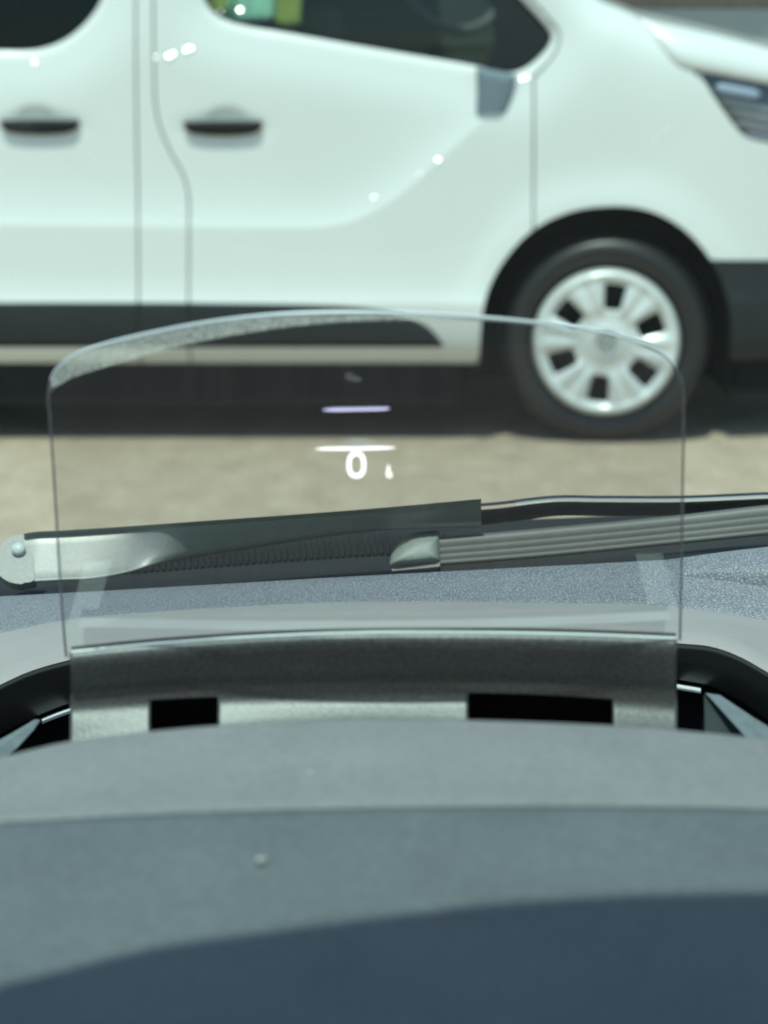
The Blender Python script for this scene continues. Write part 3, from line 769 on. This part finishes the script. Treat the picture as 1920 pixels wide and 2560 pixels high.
CS(sheet('bevelled_edge', poly_sdf(ep), (100, 1400, 760, 1000), 4, lambda u, v: atn(u, v, gy(u, v) - .0012 + .00016*np.maximum(0, np.interp(u, [139, 174, 231, 318, 434, 579, 723, 850, 1000, 1200, 1380], [968, 947, 927, 901, 869, 838, 817, 806, 802, 803, 813]) - v)), edge_glass(), cg))
def ptube(name, L, r, mat, parent, off=-.001, n=8, seg=8):
    P = [at(u, v, gy(u, v)+off) for u, v in cat_rom(L, n)]
    bm = bmesh.new(); tube(bm, P, r, seg); return CS(bm_obj(name, bm, mat, parent, True))
M_TOP = plastic('glass_edge_top', (.60, .70, .75), .3, .6, var=.1)
M_SIDE = plastic('glass_edge_side', (.20, .22, .23), .3, .6, var=.1)
top_line = [(127, 950), (148, 915), (195, 884), (262, 860), (380, 832), (520, 806), (680, 788), (830, 782), (1000, 783), (1200, 794), (1380, 811), (1500, 829), (1590, 851), (1648, 879), (1686, 914)]
P = cat_rom(top_line, 8); rr = [.00040 + .00025*math.exp(-((p[0]-950)/500)**2) for p in P]
bm = bmesh.new(); tube(bm, [at(u, v, gy(u, v)-.001) for u, v in P], rr, 8); CS(bm_obj('top_edge', bm, M_TOP, cg, True))
ptube('side_edge', [(165, 1640), (158, 1560), (146, 1380), (134, 1180), (126, 1060), (121, 985), (127, 950)], .00030, M_SIDE, cg)
ptube('side_edge', [(1686, 914), (1704, 955), (1709, 1010), (1707, 1200), (1704, 1420), (1700, 1600)], .00030, M_SIDE, cg)

# --- head-up graphics on the glass
M_HUD = emit('display_light', (.93, .97, 1.0), 1.25); M_HUDV = emit('display_light_violet', (.55, .58, .82), .95)
def ring(name, cu, cv, a, b, w_, mat, off=-.0003):
    V = []; F = []; n = 48
    for k in range(n):
        t = 2*math.pi*k/n
        c, s = math.cos(t), math.sin(t); sq_ = lambda q: math.copysign(abs(q)**.82, q)
        for rr_ in (0, 1):
            u = cu + (a - w_*rr_)*sq_(c); v = cv + (b - w_*rr_)*sq_(s); V.append(at(u, v, gy(u, v)+off))
    for k in range(n): F.append((2*k, 2*((k+1) % n), 2*((k+1) % n)+1, 2*k+1))
    return CS(mesh(name, V, F, mat, cg))
ring('speed_digit', 891, 1162, 23.5, 33, 10, M_HUD)
def blob(name, L, mat, off=-.0003, sm=5):
    L = cat_rom(L, sm, True); V = [at(u, v, gy(u, v)+off) for u, v in L]
    return CS(mesh(name, V, [tuple(range(len(V)))], mat, cg))
blob('display_bar', [(806, 1025), (830, 1021), (890, 1020), (962, 1019), (975, 1021), (962, 1025), (890, 1027), (830, 1028)], M_HUDV)
blob('display_bar', [(788, 1123), (815, 1119), (890, 1118), (960, 1117), (990, 1120), (960, 1123), (890, 1125), (815, 1125)], M_HUD)
blob('display_mark', [(966, 1192), (968, 1165), (973, 1162), (976, 1175), (981, 1188), (979, 1194)], emit('display_mark_light', (.95, 1, .85), .9))
def soft(name, cu, cv, a, b, mat, off=-.0003):
    V = [at(cu, cv, gy(cu, cv)+off)]; n = 24
    V += [at(cu+a*math.cos(2*math.pi*k/n), cv+b*math.sin(2*math.pi*k/n), gy(cu, cv)+off) for k in range(n)]
    return CS(mesh(name, V, [(0, 1+k, 1+(k+1) % n) for k in range(n)], mat, cg))
def glow_droplet_mat(name, col, a):
    m, n, b = new_mat(name); out = n.nodes['Material Output']
    b.inputs['Base Color'].default_value = (*col, 1); b.inputs['Roughness'].default_value = .5
    tr = n.nodes.new('ShaderNodeBsdfTransparent'); mx = n.nodes.new('ShaderNodeMixShader'); mx.inputs[0].default_value = a
    n.links.new(tr.outputs[0], mx.inputs[1]); n.links.new(b.outputs[0], mx.inputs[2]); n.links.new(mx.outputs[0], out.inputs[0]); return m
M_SM = glow_droplet_mat('glow_droplet', (.85, .92, .95), .22)
for a, b, al in ((50, 13, .10), (38, 10, .12), (26, 7, .14)):  # pale see-through ellipses painted as the glow above the display bar
    soft('painted_glow', 897, 1106, a, b, glow_droplet_mat('glow_droplet_%d' % a, (.85, .92, .98), al), -.0003-.00005*a/10)
blob('droplet', [(862, 940), (872, 930), (884, 936), (892, 948), (880, 953), (868, 950)], M_SM, sm=3)
blob('droplet', [(884, 952), (896, 940), (903, 944), (900, 953), (890, 956)], M_SM, sm=3)

# --- wiper on the outside of the windscreen
Bt = fu([(1094, 1343), (1300, 1325), (1700, 1287), (1920, 1262), (2400, 1222), (3300, 1150)])
Bb = fu([(1094, 1415), (1300, 1399), (1700, 1360), (1920, 1338), (2400, 1300), (3300, 1235)])
M_ROD = plastic('rod_black', (.022, .026, .028), .35, .5)
M_ARM = plastic('wiper_paint', (.265, .265, .262), .40, .6, grain=.08, gscale=500, var=.05); M_ARM.node_tree.nodes['Principled BSDF'].inputs['Metallic'].default_value = .25
M_ARMS = plastic('wiper_pale', (.40, .42, .40), .42, .5, grain=.1, gscale=420, var=.06, vscale=60)
M_BLADE = plastic('blade_grey', (.125, .125, .120), .5, .5, grain=.06, gscale=500, var=.05)
M_RUB = plastic('wiper_rubber', (.018, .020, .022), .6, .4)
gl = lambda off: (lambda u, v: Yg(v) + off)
def glloft(name, rows, us, mat, parent=None, **k):
    """rows of (v(u), offset outside the glass)"""
    rr = []
    for fv, off in rows:
        fo = off if callable(off) else (lambda u, o=off: o)
        rr.append((fv, (lambda u, fv=fv, fo=fo: 1.008 + fo(u))))
    return loft(name, rr, us, mat, parent, **k)
At = fu([(60, 1334), (84, 1330), (142, 1327), (500, 1303), (960, 1269), (1203, 1247)])
Ab = fu([(60, 1458), (150, 1453), (231, 1449), (307, 1436), (393, 1413), (451, 1401), (600, 1376), (960, 1327), (1203, 1317)])
# arm: a folded side plate; near the pivot its face leans back to the sky (sunlit), further out it stands upright
AY0 = lambda u: 1.018
def tw(a, b, c=395., k=24.):
    return lambda u: a + (b-a)/(1+math.exp(-(u-c)/k))
def offY(f): return lambda u: AY0(u) + (f(u) if callable(f) else f)
ua = list(np.linspace(60, 1203, 220))
H_ = lambda t: (lambda u: tw(.0185*(1-t), .004*t)(u) + max(0, u-850)/350*.005*t)          # face: t=0 top, 1 bottom
def arow(t): return (mixf(plus(At, 13), plus(Ab, -8), t), offY(H_(t)))
arm = CP(loft('wiper_arm', [(At, offY(tw(.0160, -.004))), (plus(At, 10), offY(tw(.0180, -.0005))), (plus(At, 12), offY(tw(.0186, .0))), arow(0), arow(.2), arow(.5), arow(.8), arow(1),
              (plus(Ab, -3), offY(tw(-.0012, .006))), (Ab, offY(tw(.000, .009))), (plus(Ab, -2), offY(.024))], ua, M_ARM, car))
lobe = [(84, 1340), (69, 1341), (51, 1337), (30, 1341), (12, 1352), (-4, 1372), (-14, 1400), (-8, 1428), (4, 1443), (24, 1455), (54, 1460), (60, 1457), (80, 1455)]
lb = [(84, 1346)] + [tuple(p) for p in cat_rom(lobe, 4)][1:-1] + [(86, 1450)]
CS(pxplate('wiper_base', lb, lambda u, v: AY0(100) - .0004 + .0185*(1-(v-1350)/95.), M_ARM, arm, th=.008, tilt=(0, .8, -.6)))
bm = bmesh.new()
c0 = Vector(at(47, 1376, AY0(100)+.0122)); nrm = Vector((0, -.75, .66)).normalized(); q = nrm.to_track_quat('Z', 'Y').to_matrix()
rings = []
for k in range(0, 7):
    a = k/6*math.pi/2; rr_ = .0034*math.sin(a); h = .0020*math.cos(a) + .0016
    rings.append([bm.verts.new(c0 + q @ Vector((max(rr_, 1e-5)*math.cos(t), max(rr_, 1e-5)*math.sin(t), h))) for t in np.linspace(0, 2*math.pi, 25)[:-1]])
rings.append([bm.verts.new(c0 + q @ Vector((.0034*math.cos(t), .0034*math.sin(t), -.002))) for t in np.linspace(0, 2*math.pi, 25)[:-1]])
for a, b in zip(rings, rings[1:]):
    for k in range(24): bm.faces.new((a[k], a[(k+1) % 24], b[(k+1) % 24], b[k]))
CS(bm_obj('rivet', bm, plastic('rivet_steel', (.50, .54, .55), .3, .5), arm, True))
# rod
Rt = fu([(1195, 1259), (1260, 1253), (1320, 1245), (1380, 1239), (1500, 1239), (1700, 1239), (1920, 1230), (2400, 1212), (3300, 1190)])
Rb = fu([(1195, 1314), (1260, 1306), (1320, 1299), (1380, 1291), (1500, 1290), (1700, 1288), (1920, 1276), (2400, 1252), (3300, 1225)])
ur = list(np.linspace(1195, 3300, 220))
CS(glloft('rod', [(plus(Rt, 0), .042), (plus(Rt, 4), .039), (plus(Rt, 8), .0375)], ur, M_ROD, arm))
CS(glloft('rod_highlight', [(plus(Rt, 7), .0375), (plus(Rt, 10), .0360), (plus(Rt, 14), .0354)], list(np.linspace(1290, 3300, 200)), plastic('rod_highlight_grey', (.33, .34, .34), .3, .6), arm))  # pale strip painted along the rod as its highlight
CS(glloft('rod', [(plus(Rt, 16), .0358), (mixf(Rt, Rb, .55), .036), (Rb, .042)], ur, M_ROD, arm))
# blade
ub = list(np.linspace(1096, 3300, 220))
rows = []
prof = [(0, .020), (.05, .0148), (.10, .0138), (.34, .0125), (.37, .0125), (.41, .0119), (.57, .0113), (.60, .0113), (.64, .0107), (.78, .0101), (.81, .0101), (.86, .0094), (.97, .0088), (1, .012)]
blade = CP(glloft('wiper_blade', [(mixf(Bt, Bb, t), o_) for t, o_ in prof], ub, M_BLADE, car, smooth=True))
CS(glloft('rubber_lip', [(Bb, .008), (plus(Bb, 14), .004), (plus(Bb, 20), .002)], ub, M_RUB, blade))
cap = [(974, 1416), (979, 1398), (992, 1378), (1008, 1362), (1030, 1348), (1060, 1340), (1094, 1338), (1098, 1340), (1100, 1404), (1040, 1411)]
capp = [tuple(p) for p in cat_rom(cap[:7], 5)] + cap[7:]
cs = poly_sdf(capp)
def capos(u, v):
    d = np.maximum(-cs(u, v), 0); Yv = np.full(len(v), 1.008)
    return atn(u, v, Yv + .010 - .006*(1-np.exp(-d/7)) - .00013*(v-1380))
CS(sheet('end_cap', cs, (960, 1110, 1325, 1425), 4, capos, plastic('cap_grey', (.27, .30, .28), .5, .5, grain=.12, gscale=700), blade, (0, .01, 0)))
CS(glloft('cap_foot', [(plus(fu([(974, 1417), (1100, 1405)]), 0), .006), (plus(fu([(974, 1428), (1100, 1416)]), 0), .003)], list(np.linspace(980, 1100, 40)), plastic('cap_foot_grey', (.28, .27, .26), .5, .5), blade))

# --- cowl panel with ribs, and bonnet, beyond the wiper
M_COWL = plastic('cowl_black', (.016, .019, .020), .6, .4, var=.2, vscale=60)
Ct = fu([(-1500, 1480), (-200, 1418), (0, 1400), (300, 1368), (500, 1345), (960, 1302), (1300, 1299), (1500, 1291), (2100, 1262), (3300, 1205)])
uc = list(np.linspace(-1500, 3300, 480))
cowl = CP(loft('cowl', [(plus(Ct, 0), cst(1.16), 0), (mixf(Ct, Dl, .45), cst(1.12), 0), (mixf(Ct, Dl, .8), cst(1.06), 0), (plus(Dl, 30), cst(1.02), -.005), (plus(Dl, 120), cst(1.015), -.02)], uc, M_COWL, car))
bm = bmesh.new()
for k in range(56):
    u = 230 + k*16
    f1 = mixf(Ct, Dl, .25)(u); f2 = mixf(Ct, Dl, .62)(u)
    a, b = Vector(at(u, f1, 1.128)), Vector(at(u+4, f2, 1.085))
    tube(bm, [a, (a+b)/2 + Vector((0, -.003, .003)), b], .0011, 6)
CS(bm_obj('grille_ribs', bm, plastic('cowl_rib', (.014, .017, .018), .7, .2), cowl, True))
ub_ = list(np.linspace(-1500, 3300, 60))
Vb = []; Fb = []; nb = 40
for j, (yy, dz, wd) in enumerate([(1.17, -.012, .80), (1.4, -.070, .80), (1.7, -.150, .79), (2.0, -.245, .76), (2.15, -.33, .70), (2.2, -.50, .68)]):
    for i in range(nb+1):
        s = i/nb*2-1; z0 = .972 + dz - .05*s*s
        Vb.append((.35 + s*wd, yy - .12*s*s, z0))
for j in range(5):
    for i in range(nb): Fb.append((j*(nb+1)+i, j*(nb+1)+i+1, (j+1)*(nb+1)+i+1, (j+1)*(nb+1)+i))
CP(mesh('bonnet', Vb, Fb, plastic('bonnet_grey', (.05, .055, .06), .3, .5, coat=.5), car, True))

# --- windscreen, roof and pillars
Vw = []; Fw = []; n = 40; m = 16
for j in range(m+1):
    for i in range(n+1):
        t = j/m; x = -.55 + 1.9*i/n; xx = (x-.4)/.95
        Y = 1.03*(1-t) + .20*t - .10*0*xx*xx
        Vw.append((x, Y, ZG + SL*(1.0 - Y)))
for j in range(m):
    for i in range(n): Fw.append((j*(n+1)+i, j*(n+1)+i+1, (j+1)*(n+1)+i+1, (j+1)*(n+1)+i))
CP(mesh('windscreen', Vw, Fw, M_SCREEN, car, True))
M_LINER = plastic('headliner', (.60, .61, .61), .95, .2)
# front edge of the roof: its shadow crosses the hood in the foreground
def sh_edge(u, v, Y, zr):
    p = Vector(at(u, v, Y)); k = (zr - p.z)/sund.z; return p + sund*k
ed = [sh_edge(u, v, Yh, 1.455) for u, v, Yh in [(-1500, 2950, .345), (-500, 2610, .375), (0, 2465, .390), (400, 2368, .4000), (810, 2312, .4050), (1215, 2262, .4100), (1600, 2238, .4130), (1920, 2230, .4145), (2600, 2225, .416), (3600, 2260, .42)]]
xs_ = [p.x for p in ed]; 
ed = [Vector((-.62, ed[0].y-.03, 1.455))] + ed + [Vector((1.35, ed[-1].y, 1.455))]
Vr = []; Fr = []
for p in ed:
    Vr += [(p.x, p.y, 1.455), (p.x, p.y-.06, 1.472), (p.x, -.5, 1.50), (p.x, -1.6, 1.47)]
for i in range(len(ed)-1):
    for k in range(3): Fr.append((4*i+k, 4*i+4+k, 4*i+5+k, 4*i+1+k))
rf = CP(mesh('roof', Vr, Fr, M_LINER, car)); s_ = rf.modifiers.new('s', 'SOLIDIFY'); s_.thickness = .02; s_.offset = 1
for sx in (-.60, 1.36):
    bm = bmesh.new(); tube(bm, [(sx, .20, 1.47), (sx, .6, 1.27), (sx, 1.05, .97)], [.035, .035, .045], 12); CP(bm_obj('pillar', bm, M_LINER, car, True))
    bm = bmesh.new(); box(bm, (sx, -.1, .55), (.08, 2.2, .85), None, .03); CP(bm_obj('door', bm, M_GRAIN, car))

# --- lint on the hood
M_LINT = plastic('lint_white', (.42, .46, .45), .9, .2)
def speck(u, v, Y, r, label):
    c = Vector(at(u, v, Y)); bm = bmesh.new(); bmesh.ops.create_icosphere(bm, subdivisions=2, radius=r)
    for q_ in bm.verts: q_.co *= 1 + .35*math.sin(q_.co.x*9000+q_.co.y*7000); q_.co.z *= .5
    bmesh.ops.translate(bm, verts=bm.verts, vec=c)
    o = bm_obj('lint', bm, M_LINT, None, True); o['label'] = label; o['category'] = 'lint'
speck(653, 2148, .4238, .0012, 'larger white lint speck on the darker near part of the instrument hood')
speck(775, 1932, .4662, .0008, 'smaller white lint speck on the pale upper part of the instrument hood')
